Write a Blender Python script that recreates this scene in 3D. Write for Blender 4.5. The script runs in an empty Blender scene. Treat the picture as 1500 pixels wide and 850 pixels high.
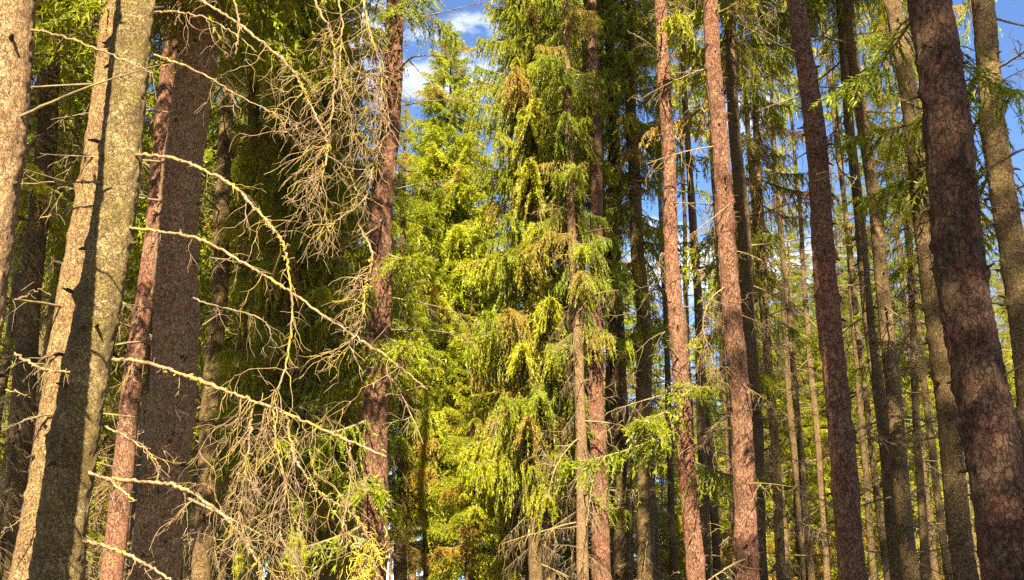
import bpy, math
import numpy as np

rng = np.random.default_rng(7)
scn = bpy.context.scene
COL = scn.collection
R = math.radians

# ------------------------------------------------------------------ camera geometry
F, CX, CY = 1500.0, 750.0, 425.0
PITCH = R(16.6)
EYE = np.array([0.0, 0.0, 1.6])


def at(px, py, Y):
    """World point on the sight line of a photo pixel (1500x850), Y metres ahead of the camera."""
    u, v = (px - CX) / F, (CY - py) / F
    d = np.array([u, math.cos(PITCH) - v * math.sin(PITCH), math.sin(PITCH) + v * math.cos(PITCH)])
    return EYE + d * (Y / d[1])


def cam_depth(p):
    q = p - EYE
    return q[1] * math.cos(PITCH) + q[2] * math.sin(PITCH)


# ------------------------------------------------------------------ numeric helpers
def vnoise(p, seed=0):
    p = np.asarray(p, float)
    i = np.floor(p).astype(np.int64)
    f = p - i
    f = f * f * (3 - 2 * f)
    out = np.zeros(len(p))
    for a in (0, 1):
        for b in (0, 1):
            for c in (0, 1):
                n = (i[:, 0] + a) * 374761393 + (i[:, 1] + b) * 668265263 + (i[:, 2] + c) * 1274126177 + seed * 974711
                n = (n ^ (n >> 13)) * 1274126177
                n = (n ^ (n >> 16)) & 0xFFFFFF
                w = (f[:, 0] if a else 1 - f[:, 0]) * (f[:, 1] if b else 1 - f[:, 1]) * (f[:, 2] if c else 1 - f[:, 2])
                out += w * (n / float(0xFFFFFF))
    return out * 2 - 1


def smooth(pts, n):
    """Catmull-Rom through control points, n samples."""
    P = np.asarray(pts, float)
    P = np.vstack([2 * P[0] - P[1], P, 2 * P[-1] - P[-2]])
    m = len(P) - 3
    out = []
    for t in np.linspace(0, m - 1e-9, n):
        k = int(t)
        u = t - k
        a, b, c, d = P[k:k + 4]
        out.append(0.5 * (2 * b + (c - a) * u + (2 * a - 5 * b + 4 * c - d) * u * u + (3 * b - a - 3 * c + d) * u ** 3))
    return np.array(out)


def tube(P, rad, ns):
    P = np.asarray(P, float)
    n = len(P)
    T = np.gradient(P, axis=0)
    T /= np.linalg.norm(T, axis=1)[:, None] + 1e-12
    m = np.abs(T.mean(0))
    ref = np.eye(3)[int(np.argmin(m))]
    U = np.cross(T, ref)
    U /= np.linalg.norm(U, axis=1)[:, None] + 1e-12
    V = np.cross(T, U)
    a = np.arange(ns) * 2 * math.pi / ns
    rad = np.broadcast_to(np.asarray(rad, float), (n,))
    vs = P[:, None, :] + rad[:, None, None] * (np.cos(a)[None, :, None] * U[:, None, :] + np.sin(a)[None, :, None] * V[:, None, :])
    k = np.arange(n - 1)[:, None] * ns
    j = np.arange(ns)[None, :]
    j2 = (j + 1) % ns
    q = np.stack([k + j, k + j2, k + ns + j2, k + ns + j], -1).reshape(-1, 4)
    return vs.reshape(-1, 3), q


class MB:
    def __init__(s):
        s.v, s.q, s.t, s.qm, s.tm, s.qa, s.ta = [], [], [], [], [], [], []
        s.n = 0

    def quads(s, v, q, mat=0, tone=0.5):
        s.v.append(v)
        s.q.append(q + s.n)
        s.qm.append(np.full(len(q), mat, np.int32))
        s.qa.append(np.broadcast_to(np.asarray(tone, np.float32), (len(q),)))
        s.n += len(v)

    def tris(s, tri, mat=0, tone=0.5):
        k = len(tri)
        s.v.append(tri.reshape(-1, 3))
        s.t.append(np.arange(3 * k).reshape(-1, 3) + s.n)
        s.tm.append(np.full(k, mat, np.int32))
        s.ta.append(np.broadcast_to(np.asarray(tone, np.float32), (k,)))
        s.n += 3 * k

    def tube(s, P, rad, ns=4, mat=0, tone=0.5):
        v, q = tube(P, rad, ns)
        s.quads(v, q, mat, tone)

    def mesh(s, name, mats, smooth_shade=True):
        v = np.concatenate(s.v).astype(np.float32)
        q = np.concatenate(s.q) if s.q else np.zeros((0, 4), int)
        t = np.concatenate(s.t) if s.t else np.zeros((0, 3), int)
        me = bpy.data.meshes.new(name)
        me.vertices.add(len(v))
        me.vertices.foreach_set('co', v.ravel())
        nl = q.size + t.size
        me.loops.add(nl)
        me.loops.foreach_set('vertex_index', np.concatenate([q.ravel(), t.ravel()]).astype(np.int32))
        nf = len(q) + len(t)
        me.polygons.add(nf)
        st = np.concatenate([np.arange(len(q)) * 4, len(q) * 4 + np.arange(len(t)) * 3]).astype(np.int32)
        me.polygons.foreach_set('loop_start', st)
        me.polygons.foreach_set('material_index', np.concatenate(s.qm + s.tm).astype(np.int32))
        sm = np.zeros(nf, bool)
        sm[:len(q)] = smooth_shade
        me.polygons.foreach_set('use_smooth', sm)
        at_ = me.attributes.new('tone', 'FLOAT', 'FACE')
        at_.data.foreach_set('value', np.concatenate(s.qa + s.ta).astype(np.float32))
        for m in mats:
            me.materials.append(m)
        me.update(calc_edges=True)
        return me


def unit(v):
    v = np.asarray(v, float)
    return v / (np.linalg.norm(v) + 1e-12)


# ------------------------------------------------------------------ materials
def new_mat(name):
    m = bpy.data.materials.new(name)
    m.use_nodes = True
    nt = m.node_tree
    for n in list(nt.nodes):
        nt.nodes.remove(n)
    return m, nt


def N(nt, typ, **kw):
    n = nt.nodes.new(typ)
    for k, v in kw.items():
        if k in n.inputs:
            n.inputs[k].default_value = v
        else:
            setattr(n, k, v)
    return n


def mixc(nt, fac, a, b, blend='MIX'):
    n = nt.nodes.new('ShaderNodeMix')
    n.data_type = 'RGBA'
    n.blend_type = blend
    for s, v in ((n.inputs[0], fac), (n.inputs[6], a), (n.inputs[7], b)):
        if hasattr(v, 'links') or isinstance(v, bpy.types.NodeSocket):
            nt.links.new(v, s)
        elif isinstance(v, (int, float)):
            s.default_value = v
        else:
            s.default_value = (*v, 1)
    return n.outputs[2]


def ramp(nt, src, a, b):
    n = nt.nodes.new('ShaderNodeMapRange')
    n.inputs[1].default_value = a
    n.inputs[2].default_value = b
    nt.links.new(src, n.inputs[0])
    return n.outputs[0]


def noise(nt, vec, scale, detail=4, rough=0.6):
    n = N(nt, 'ShaderNodeTexNoise', Scale=scale, Detail=detail, Roughness=rough)
    nt.links.new(vec, n.inputs['Vector'])
    return n.outputs['Fac']


def bark(name, dark, mid, light, lichen, lichen_amt, plate, stretch, bump, warm=None):
    m, nt = new_mat(name)
    L = nt.links.new
    out = N(nt, 'ShaderNodeOutputMaterial')
    bs = N(nt, 'ShaderNodeBsdfPrincipled', Roughness=0.88)
    bs.inputs['Specular IOR Level'].default_value = 0.25
    L(bs.outputs[0], out.inputs[0])
    tc = N(nt, 'ShaderNodeTexCoord')
    oi = N(nt, 'ShaderNodeObjectInfo')
    add = N(nt, 'ShaderNodeVectorMath', operation='ADD')
    L(tc.outputs['Object'], add.inputs[0])
    sc = N(nt, 'ShaderNodeVectorMath', operation='SCALE')
    sc.inputs[0].default_value = (17.0, 9.0, 31.0)
    L(oi.outputs['Random'], sc.inputs['Scale'])
    L(sc.outputs[0], add.inputs[1])
    mp = N(nt, 'ShaderNodeMapping')
    mp.inputs['Scale'].default_value = (1, 1, stretch)
    L(add.outputs[0], mp.inputs[0])
    vec = mp.outputs[0]
    # warped plates
    nz = N(nt, 'ShaderNodeTexNoise', Scale=plate * 0.9, Detail=5)
    L(vec, nz.inputs['Vector'])
    wv = N(nt, 'ShaderNodeVectorMath', operation='MULTIPLY_ADD')
    L(nz.outputs['Color'], wv.inputs[0])
    wv.inputs[1].default_value = (3.2 / plate,) * 3
    L(vec, wv.inputs[2])
    vo = N(nt, 'ShaderNodeTexVoronoi', Scale=plate, feature='DISTANCE_TO_EDGE')
    L(wv.outputs[0], vo.inputs['Vector'])
    vc = N(nt, 'ShaderNodeTexVoronoi', Scale=plate, feature='F1')
    L(wv.outputs[0], vc.inputs['Vector'])
    edge = ramp(nt, vo.outputs['Distance'], 0.0, 0.10)
    fine = noise(nt, vec, plate * 1.9, 6, 0.75)
    grit = noise(nt, vec, plate * 0.5, 6, 0.8)
    big = noise(nt, add.outputs[0], 4.0, 6, 0.7)
    cell = N(nt, 'ShaderNodeSeparateColor')
    L(vc.outputs['Color'], cell.inputs[0])
    c = mixc(nt, ramp(nt, fine, 0.40, 0.63), mid, light)
    c = mixc(nt, ramp(nt, cell.outputs[0], 0.45, 1.10), c, light)
    c = mixc(nt, ramp(nt, cell.outputs[2], 0.75, 1.3), c, dark)
    c = mixc(nt, ramp(nt, big, 0.60, 0.38), c, mid)
    c = mixc(nt, ramp(nt, noise(nt, add.outputs[0], 2.2, 6, 0.75), 0.52, 0.70), c, mixc(nt, 0.55, dark, mid))
    em = N(nt, 'ShaderNodeMath', operation='MULTIPLY')
    L(ramp(nt, edge, 0.8, 0.0), em.inputs[0])
    L(ramp(nt, grit, 0.46, 0.70), em.inputs[1])
    c = mixc(nt, em.outputs[0], c, dark)
    c = mixc(nt, ramp(nt, grit, 0.44, 0.30), c, dark)
    if warm:
        c = mixc(nt, ramp(nt, noise(nt, add.outputs[0], 1.3, 3), 0.45, 0.7), c, warm)
    # lichen and algae
    l1 = noise(nt, add.outputs[0], 5.0, 6, 0.7)
    l2 = noise(nt, add.outputs[0], 26.0, 5, 0.7)
    lm = N(nt, 'ShaderNodeMath', operation='MULTIPLY')
    L(ramp(nt, l1, 0.42, 0.62), lm.inputs[0])
    L(ramp(nt, l2, 0.40, 0.62), lm.inputs[1])
    lm2 = N(nt, 'ShaderNodeMath', operation='MULTIPLY')
    L(lm.outputs[0], lm2.inputs[0])
    lm2.inputs[1].default_value = lichen_amt
    c = mixc(nt, lm2.outputs[0], c, lichen)
    # tree to tree variation
    hv = N(nt, 'ShaderNodeHueSaturation')
    mr = N(nt, 'ShaderNodeMapRange')
    L(oi.outputs['Random'], mr.inputs[0])
    mr.inputs[3].default_value = 0.78
    mr.inputs[4].default_value = 1.2
    L(mr.outputs[0], hv.inputs['Value'])
    L(c, hv.inputs['Color'])
    L(hv.outputs[0], bs.inputs['Base Color'])
    h = N(nt, 'ShaderNodeMath', operation='MULTIPLY_ADD')
    L(fine, h.inputs[0])
    h.inputs[1].default_value = 0.55
    L(edge, h.inputs[2])
    h2 = N(nt, 'ShaderNodeMath', operation='MULTIPLY_ADD')
    L(cell.outputs[1], h2.inputs[0])
    h2.inputs[1].default_value = 0.8
    L(h.outputs[0], h2.inputs[2])
    bp = N(nt, 'ShaderNodeBump', Strength=1.0, Distance=bump * 1.4)
    L(h2.outputs[0], bp.inputs['Height'])
    L(bp.outputs[0], bs.inputs['Normal'])
    return m


M_SPRUCE = bark('spruce_bark', (0.032, 0.017, 0.007), (0.125, 0.072, 0.030), (0.27, 0.170, 0.075), (0.20, 0.165, 0.03), 0.55, 44, 0.75, 0.02)
M_SMOOTH = bark('smooth_spruce_bark', (0.07, 0.036, 0.016), (0.22, 0.125, 0.058), (0.33, 0.205, 0.105), (0.27, 0.20, 0.05), 0.4, 40, 0.6, 0.010)
M_TAN = bark('tan_spruce_bark', (0.06, 0.032, 0.013), (0.17, 0.095, 0.038), (0.27, 0.165, 0.073), (0.25, 0.19, 0.04), 0.4, 44, 0.6, 0.012)
M_WARM = bark('warm_spruce_bark', (0.075, 0.036, 0.016), (0.27, 0.145, 0.070), (0.42, 0.25, 0.13), (0.27, 0.20, 0.05), 0.4, 42, 0.65, 0.018)
M_REDBROWN = bark('red_brown_bark', (0.028, 0.012, 0.007), (0.105, 0.043, 0.022), (0.26, 0.118, 0.066), (0.20, 0.16, 0.07), 0.4, 26, 0.55, 0.03, warm=(0.19, 0.075, 0.042))
M_MOSSY = bark('lichened_spruce_bark', (0.030, 0.017, 0.006), (0.14, 0.088, 0.032), (0.43, 0.31, 0.13), (0.23, 0.18, 0.03), 0.75, 40, 0.95, 0.028)
M_PINE = bark('pine_bark', (0.035, 0.015, 0.009), (0.135, 0.056, 0.029), (0.30, 0.145, 0.085), (0.24, 0.19, 0.09), 0.4, 26, 0.55, 0.03, warm=(0.22, 0.085, 0.045))
M_DARKPINE = bark('dark_pine_bark', (0.014, 0.006, 0.004), (0.080, 0.030, 0.016), (0.22, 0.098, 0.056), (0.19, 0.17, 0.085), 0.6, 19, 0.55, 0.045)


def needle_mat(name, c0, c1, c2, brown):
    m, nt = new_mat(name)
    L = nt.links.new
    out = N(nt, 'ShaderNodeOutputMaterial')
    ge = N(nt, 'ShaderNodeNewGeometry')
    at_ = N(nt, 'ShaderNodeAttribute', attribute_name='tone')
    oi = N(nt, 'ShaderNodeObjectInfo')
    c = mixc(nt, ge.outputs['Random Per Island'], c0, c1)
    c = mixc(nt, ramp(nt, at_.outputs['Fac'], 0.3, 0.8), c, c2)
    c = mixc(nt, ramp(nt, at_.outputs['Fac'], 0.86, 0.90), c, brown)
    hv = N(nt, 'ShaderNodeHueSaturation')
    mr = N(nt, 'ShaderNodeMapRange')
    L(oi.outputs['Random'], mr.inputs[0])
    mr.inputs[3].default_value = 0.485
    mr.inputs[4].default_value = 0.512
    L(mr.outputs[0], hv.inputs['Hue'])
    L(c, hv.inputs['Color'])
    df = N(nt, 'ShaderNodeBsdfDiffuse')
    tr = N(nt, 'ShaderNodeBsdfTranslucent')
    L(hv.outputs[0], df.inputs[0])
    L(mixc(nt, 1.0, hv.outputs[0], (1.0, 1.0, 0.4), 'MULTIPLY'), tr.inputs[0])
    mx = N(nt, 'ShaderNodeMixShader', Fac=0.5)
    L(df.outputs[0], mx.inputs[1])
    L(tr.outputs[0], mx.inputs[2])
    gl = N(nt, 'ShaderNodeBsdfGlossy', Roughness=0.4)
    gl.inputs[0].default_value = (0.9, 0.9, 0.8, 1)
    m2 = N(nt, 'ShaderNodeMixShader', Fac=0.015)
    L(mx.outputs[0], m2.inputs[1])
    L(gl.outputs[0], m2.inputs[2])
    L(m2.outputs[0], out.inputs[0])
    return m


M_NEEDLE = needle_mat('spruce_needles', (0.135, 0.19, 0.004), (0.285, 0.315, 0.005), (0.36, 0.35, 0.007), (0.33, 0.23, 0.035))
M_NEEDLESUNLIT = needle_mat('sunlit_spruce_needles', (0.20, 0.235, 0.014), (0.34, 0.35, 0.018), (0.43, 0.41, 0.03), (0.38, 0.25, 0.04))  # brighter, yellower needle copy; sun glow put into the colour


def twig_mat(name, base, light, lichen, amt, scale):
    m, nt = new_mat(name)
    L = nt.links.new
    out = N(nt, 'ShaderNodeOutputMaterial')
    bs = N(nt, 'ShaderNodeBsdfPrincipled', Roughness=0.85)
    bs.inputs['Specular IOR Level'].default_value = 0.2
    L(bs.outputs[0], out.inputs[0])
    tc = N(nt, 'ShaderNodeTexCoord')
    v = tc.outputs['Object']
    c = mixc(nt, ramp(nt, noise(nt, v, scale * 3, 4), 0.35, 0.7), base, light)
    n1 = noise(nt, v, scale, 5, 0.65)
    mm = N(nt, 'ShaderNodeMath', operation='MULTIPLY')
    L(ramp(nt, n1, 0.52, 0.60), mm.inputs[0])
    mm.inputs[1].default_value = amt
    c = mixc(nt, mm.outputs[0], c, lichen)
    L(c, bs.inputs['Base Color'])
    bp = N(nt, 'ShaderNodeBump', Strength=0.7, Distance=0.006)
    L(noise(nt, v, 220, 3), bp.inputs['Height'])
    L(bp.outputs[0], bs.inputs['Normal'])
    return m


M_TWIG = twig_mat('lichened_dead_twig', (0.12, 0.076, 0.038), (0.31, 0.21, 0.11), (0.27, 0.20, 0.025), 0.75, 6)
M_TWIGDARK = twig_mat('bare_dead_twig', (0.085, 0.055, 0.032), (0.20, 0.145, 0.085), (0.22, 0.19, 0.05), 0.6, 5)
M_KNOT = twig_mat('dark_knot', (0.022, 0.014, 0.009), (0.06, 0.036, 0.022), (0.10, 0.085, 0.03), 0.3, 8)
M_LICHEN = twig_mat('beard_lichen', (0.25, 0.19, 0.02), (0.40, 0.31, 0.035), (0.45, 0.36, 0.06), 0.8, 18)


# ------------------------------------------------------------------ object helpers
def link(name, me, parent=None):
    o = bpy.data.objects.new(name, me)
    COL.objects.link(o)
    if parent:
        o.parent = parent
    return o


def thing(name, label, cat, group=None):
    o = bpy.data.objects.new(name, None)
    COL.objects.link(o)
    o['label'] = label
    o['category'] = cat
    if group:
        o['group'] = group
    return o


# ------------------------------------------------------------------ boughs, crowns
def branch_frame(n, L, a, b, r, sway=0.12):
    t = np.linspace(0, 1, n)
    return np.stack([L * t, L * sway * np.sin(t * 2.4 + r.uniform(0, 6)) * t, L * (a * t + b * t * t)], 1)


def make_bough(r, nlen, nwid, nb, nn, stems, a=-0.42, b=0.22, hang=0.5, spread=0.36, dead=False):
    """A unit-length spruce bough along +X: list of needle triangles plus stem tubes."""
    P = branch_frame(14, 1.0, a, b, r)
    tri = []
    tubes = [(P, np.linspace(0.014, 0.003, len(P)), 4)]
    for i in range(nb):
        t = 0.10 + 0.90 * (i + r.uniform(0, 1)) / nb
        k = t * (len(P) - 1)
        k0 = min(int(k), len(P) - 2)
        p0 = P[k0] + (P[k0 + 1] - P[k0]) * (k - k0)
        fw = unit(P[k0 + 1] - P[k0])
        side = (1 if i % 2 else -1)
        ang = R(r.uniform(35, 75))
        d = unit(fw * math.cos(ang) + np.array([0, side, 0]) * math.sin(ang) + np.array([0, 0, r.uniform(-0.5, 0.25)]))
        l = spread * (1.05 - 0.62 * t) * r.uniform(0.55, 1.25)
        s = np.linspace(0, 1, 6)
        hg = hang * r.uniform(0.5, 1.4)
        Q = p0 + d * (l * s)[:, None] + np.array([0, 0, -1.0]) * (hg * l * s ** 2)[:, None] + r.normal(0, 0.03 * l, (6, 3)) * s[:, None]
        if stems:
            tubes.append((Q, np.linspace(0.0045, 0.0015, 6), 3))
        if nn:
            u = np.clip(r.uniform(0.0, 1.0, nn) ** 0.8, 0, 0.999) * 5
            j = u.astype(int)
            base = Q[j] + (Q[j + 1] - Q[j]) * (u - j)[:, None]
            tg = Q[j + 1] - Q[j]
            tg /= np.linalg.norm(tg, axis=1)[:, None]
            dr = tg * 0.75 + r.normal(0, 0.5, (nn, 3)) + np.array([0, 0, -0.1])
            dr /= np.linalg.norm(dr, axis=1)[:, None]
            w = np.cross(dr, r.normal(0, 1, (nn, 3)))
            w /= np.linalg.norm(w, axis=1)[:, None]
            ln = nlen * r.uniform(0.6, 1.3, nn)[:, None]
            ww = nwid * r.uniform(0.7, 1.3, nn)[:, None]
            tri.append(np.stack([base - w * ww / 2, base + w * ww / 2, base + dr * ln], 1))
        if dead:
            for q in range(3):
                kk = r.integers(1, 5)
                dd = unit(unit(Q[kk] - Q[kk - 1]) + r.normal(0, 0.6, 3) + np.array([0, 0, -0.3]))
                l2 = l * r.uniform(0.25, 0.6)
                s2 = np.linspace(0, 1, 4)
                tubes.append((Q[kk] + dd * (l2 * s2)[:, None] + np.array([0, 0, -0.3 * l2]) * (s2 ** 2)[:, None], np.linspace(0.0028, 0.001, 4), 3))
    tri = np.concatenate(tri) if tri else np.zeros((0, 3, 3))
    tv, tq, n = [], [], 0
    for P_, rad, ns in tubes:
        v, q = tube(P_, rad, ns)
        tv.append(v)
        tq.append(q + n)
        n += len(v)
    return tri, np.concatenate(tv), np.concatenate(tq)


def make_pool(k, seed, **kw):
    r = np.random.default_rng(seed)
    return [make_bough(r, **kw) for _ in range(k)]


def rotz(v, a):
    c, s = math.cos(a), math.sin(a)
    o = v.copy()
    o[..., 0] = v[..., 0] * c - v[..., 1] * s
    o[..., 1] = v[..., 0] * s + v[..., 1] * c
    return o


def tilt(v, a):
    c, s = math.cos(a), math.sin(a)
    o = v.copy()
    o[..., 0] = v[..., 0] * c - v[..., 2] * s
    o[..., 2] = v[..., 0] * s + v[..., 2] * c
    return o


def make_crown(name, seed, H, base, Lmax, pool, step=0.42, per=5, drop=0.15, brown=0.06, deadpool=None, dead_from=None, dead_per=3, thin_low=0.5, twigmat=None, needle=None):
    r = np.random.default_rng(seed)
    mb = MB()

    def put(item, h, az, L, tl, tone):
        tri, tv, tq = item
        if len(tri):
            mb.tris(rotz(tilt(tri * L, tl), az) + np.array([0, 0, h]), 0, tone)
        v = tv.copy()
        v[:, :] = tv * L
        mb.quads(rotz(tilt(v, tl), az) + np.array([0, 0, h]), tq, 1, tone)

    h = base
    while h < H - 0.1:
        f = (h - base) / (H - base)
        Lh = Lmax * (1 - f) ** 0.75 * (0.75 + 0.25 * min(1, f * 6)) + 0.12
        a0 = r.uniform(0, 6.28)
        dp = drop + (thin_low * (1 - f / 0.25) if f < 0.25 else 0)
        for k in range(per):
            if r.uniform() < dp:
                continue
            tone = r.uniform(0.88, 1.0) if r.uniform() < brown * (2 if f < 0.3 else 1) else r.uniform(0.0, 0.85)
            put(pool[r.integers(len(pool))], h + r.uniform(-0.2, 0.2), a0 + k * 6.283 / per + r.uniform(-0.45, 0.45),
                Lh * r.uniform(0.55, 1.25), R(-6 + 34 * f + r.uniform(-12, 12)), tone)
        h += step * r.uniform(0.75, 1.25) * (1 - 0.4 * f)
    # leader
    mb.quads(*tube([[0, 0, H - 1.2], [0.02, 0, H - 0.4], [0, 0.01, H + 0.15]], [0.02, 0.012, 0.004], 4), 1, 0.4)
    if deadpool is not None:
        h = dead_from
        while h < base + 1.5:
            a0 = r.uniform(0, 6.28)
            for k in range(dead_per):
                put(deadpool[r.integers(len(deadpool))], h, a0 + k * 6.283 / dead_per + r.uniform(-0.6, 0.6), Lmax * r.uniform(0.35, 0.85), R(r.uniform(-20, 6)), 0.95)
            h += r.uniform(0.4, 0.75)
    return mb.mesh(name, [needle or M_NEEDLE, twigmat or M_TWIGDARK])


POOL_N = make_pool(9, 11, nlen=0.050, nwid=0.013, nb=46, nn=30, stems=True, hang=0.65)
POOL_NV = make_pool(7, 12, nlen=0.048, nwid=0.013, nb=54, nn=46, stems=True, hang=1.35, a=-0.55, b=0.30, spread=0.34)
POOL_F = make_pool(7, 13, nlen=0.085, nwid=0.022, nb=24, nn=16, stems=False, hang=0.6)
POOL_G = make_pool(8, 16, nlen=0.080, nwid=0.020, nb=40, nn=30, stems=False, hang=1.6, a=-0.6, b=0.30)
POOL_D = make_pool(6, 14, nlen=0.03, nwid=0.005, nb=26, nn=0, stems=True, hang=0.9, dead=True, a=-0.3, b=-0.05)
POOL_DF = make_pool(5, 15, nlen=0.06, nwid=0.012, nb=16, nn=3, stems=True, hang=0.8, a=-0.25, b=-0.05)

CROWN = {
    # tall forest-interior crowns, high base
    'high': [make_crown('high_crown', 21 + i, 22.0, 8.5 + i * 0.8, 1.75, POOL_N, per=5) for i in range(3)],
    # crowns carrying foliage low down
    'low': [make_crown('low_crown', 31 + i, 21.0, 3.6 + i * 1.2, 1.6, POOL_N, per=5, brown=0.12, drop=0.2, deadpool=POOL_D, dead_from=1.4, dead_per=2) for i in range(3)],
    # drooping, well-lit crowns
    'droop': [make_crown('drooping_crown', 41 + i, 21.0, 2.6 + i, 1.75, POOL_NV, step=0.30, per=7, brown=0.10, drop=0.12, thin_low=0.35, deadpool=POOL_D, dead_from=1.0, dead_per=2) for i in range(3)],
    # far trees
    'far': [make_crown('far_crown', 51 + i, 21.5, 6.0 + i * 1.3, 1.9, POOL_F, step=0.34, per=6, brown=0.20, deadpool=POOL_DF, dead_from=1.2, dead_per=3) for i in range(5)],
    'farlow': [make_crown('far_low_crown', 61 + i, 21.5, 2.2 + i, 1.9, POOL_F, step=0.34, per=6, brown=0.22, deadpool=POOL_DF, dead_from=1.0, dead_per=2, twigmat=M_TWIG) for i in range(3)],
    'gap': [make_crown('sunlit_crown', 81 + i, 21.0, 1.8 + i, 1.7, POOL_G, step=0.42, per=5, brown=0.08, drop=0.25, thin_low=0.8, deadpool=POOL_DF, dead_from=1.0, dead_per=2, needle=M_NEEDLESUNLIT) for i in range(2)],
    'gaptall': [make_crown('sunlit_tall_crown', 91, 21.0, 5.0, 2.0, POOL_G, step=0.27, per=7, brown=0.06, drop=0.06, thin_low=0.4, needle=M_NEEDLESUNLIT)],
    # thick spruce crown, shaped low and dense above the frame for shade
    'thick': [make_crown('thick_shade_crown', 95, 24.0, 6.5, 1.5, POOL_N, step=0.36, per=6, drop=0.05, thin_low=0.0)],
    # Scots pines: crown far up the stem
    'pine': [make_crown('pine_crown', 71 + i, 23.0, 14.5, 2.1, POOL_F, step=0.55, per=4, drop=0.25, thin_low=0.3) for i in range(2)],
}


# ------------------------------------------------------------------ trunks
def trunk_radius(z, rb, H):
    return rb * np.clip(1 - z / (H + 0.6), 0.01, 1) ** 0.85 + 0.45 * rb * np.exp(-z / 0.28)


def trunk_mesh(name, rb, H, mat, seed, detail, kind):
    """Tapered, slightly wandering trunk with bark relief, branch collars and snapped stubs."""
    r = np.random.default_rng(seed)
    if detail == 2:
        z = np.concatenate([np.arange(-0.3, 1.2, 0.06), np.arange(1.2, 9, 0.016), np.arange(9, H, 0.3)])
        na = 84
    elif detail == 1:
        z = np.concatenate([np.arange(-0.3, 12, 0.09), np.arange(12, H, 0.35)])
        na = 18
    else:
        z = np.arange(-0.3, H, 0.5)
        na = 8
    th = np.arange(na) * 2 * math.pi / na
    zz, tt = np.meshgrid(z, th, indexing='ij')
    rad = trunk_radius(np.maximum(zz, 0), rb, H)
    ph = r.uniform(0, 6.28, 4)
    amp = 0.16 * rb + 0.004
    ax = amp * (np.sin(zz * 0.9 + ph[0]) + 0.5 * np.sin(zz * 2.3 + ph[1])) * np.minimum(1, zz / 2)
    ay = amp * (np.sin(zz * 0.8 + ph[2]) + 0.5 * np.sin(zz * 2.1 + ph[3])) * np.minimum(1, zz / 2)
    p = np.stack([np.cos(tt) * rad * 9, np.sin(tt) * rad * 9, zz * 5], -1).reshape(-1, 3)
    f = 1 + 0.035 * vnoise(p, seed).reshape(rad.shape)
    if detail == 2:
        pp = np.stack([np.cos(tt) * rad * 38, np.sin(tt) * rad * 38, zz * (14 if kind == 'pine' else 34)], -1).reshape(-1, 3)
        k1 = vnoise(pp, seed + 5).reshape(rad.shape)
        pq = pp * 2.1
        k2 = vnoise(pq, seed + 6).reshape(rad.shape)
        k3 = vnoise(pp * 0.55, seed + 7).reshape(rad.shape)
        terr = np.round((k1 + 0.6 * k3) * 2.2) / 2.2      # plates lifting in steps
        f += (0.060 if kind == 'pine' else 0.034) * np.clip(terr, -0.8, 0.8) + 0.030 * k2 + 0.03 * k3
    knots = []
    nk = {2: 80, 1: 40, 0: 0}[detail]
    for i in range(nk):
        kz, ka = r.uniform(1.0, 11.0), r.uniform(0, 6.283)
        rr = trunk_radius(np.array(kz), rb, H)
        da = (tt - ka + math.pi) % (2 * math.pi) - math.pi
        g = np.exp(-((da * rr / 0.035) ** 2 + ((zz - kz) / 0.045) ** 2))
        f += g * r.uniform(0.10, 0.26) * min(1, 0.03 / rr + 0.5)
        knots.append((kz, ka, rr))
    X = np.cos(tt) * rad * f + ax
    Y = np.sin(tt) * rad * f + ay
    v = np.stack([X, Y, zz], -1).reshape(-1, 3)
    nz = len(z)
    k = np.arange(nz - 1)[:, None] * na
    j = np.arange(na)[None, :]
    j2 = (j + 1) % na
    q = np.stack([k + j, k + j2, k + na + j2, k + na + j], -1).reshape(-1, 4)
    mb = MB()
    mb.quads(v, q, 0)
    for kz, ka, rr in knots:
        iz = int(np.argmin(abs(z - kz)))
        c = np.array([ax[iz, 0], ay[iz, 0], kz])
        d = np.array([math.cos(ka), math.sin(ka), r.uniform(-0.35, 0.25)])
        ln = r.uniform(0.02, 0.09)
        mb.tube([c + d * rr * 0.8, c + d * (rr + ln * 0.5), c + d * (rr + ln) + [0, 0, r.uniform(-0.02, 0.02)]], [0.014, 0.011, 0.005], 6, 1)
    return mb.mesh(name, [mat, M_KNOT])


TRUNK_FAR = [trunk_mesh('trunk', 0.11, 21.0, M_SPRUCE, 100 + i, 0, 'spruce') for i in range(3)]
TRUNK_FARPINE = [trunk_mesh('trunk', 0.11, 21.0, M_PINE, 110 + i, 0, 'pine') for i in range(2)]
TRUNK_MID = [trunk_mesh('trunk', 0.12, 21.0, M_SPRUCE, 120 + i, 1, 'spruce') for i in range(4)]
TRUNK_MIDPINE = [trunk_mesh('trunk', 0.12, 21.0, M_PINE, 130 + i, 1, 'pine') for i in range(2)]


# ------------------------------------------------------------------ dead branches
def twigs(mb, p, d, L, r0, r, order, grav=0.11, wob=0.27, sub=3, ns=3, mat=0):
    n = max(4, int(5 + 6 * min(1, L / 0.4)))
    P = [np.array(p, float)]
    d = unit(d)
    st = L / (n - 1)
    for i in range(n - 1):
        d = unit(d + r.normal(0, wob, 3) + np.array([0, 0, -grav]))
        P.append(P[-1] + d * st)
    P = np.array(P)
    mb.tube(P, np.linspace(r0, r0 * 0.45, n) * r.uniform(0.85, 1.2, n), ns, mat)
    if order > 0:
        for i in range(sub):
            k = r.integers(1, n - 1)
            dd = unit(unit(P[k + 1] - P[k]) + r.normal(0, 0.55, 3))
            twigs(mb, P[k], dd, L * r.uniform(0.3, 0.65), r0 * 0.72, r, order - 1, grav, wob, max(1, sub - 1), ns, mat)


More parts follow.
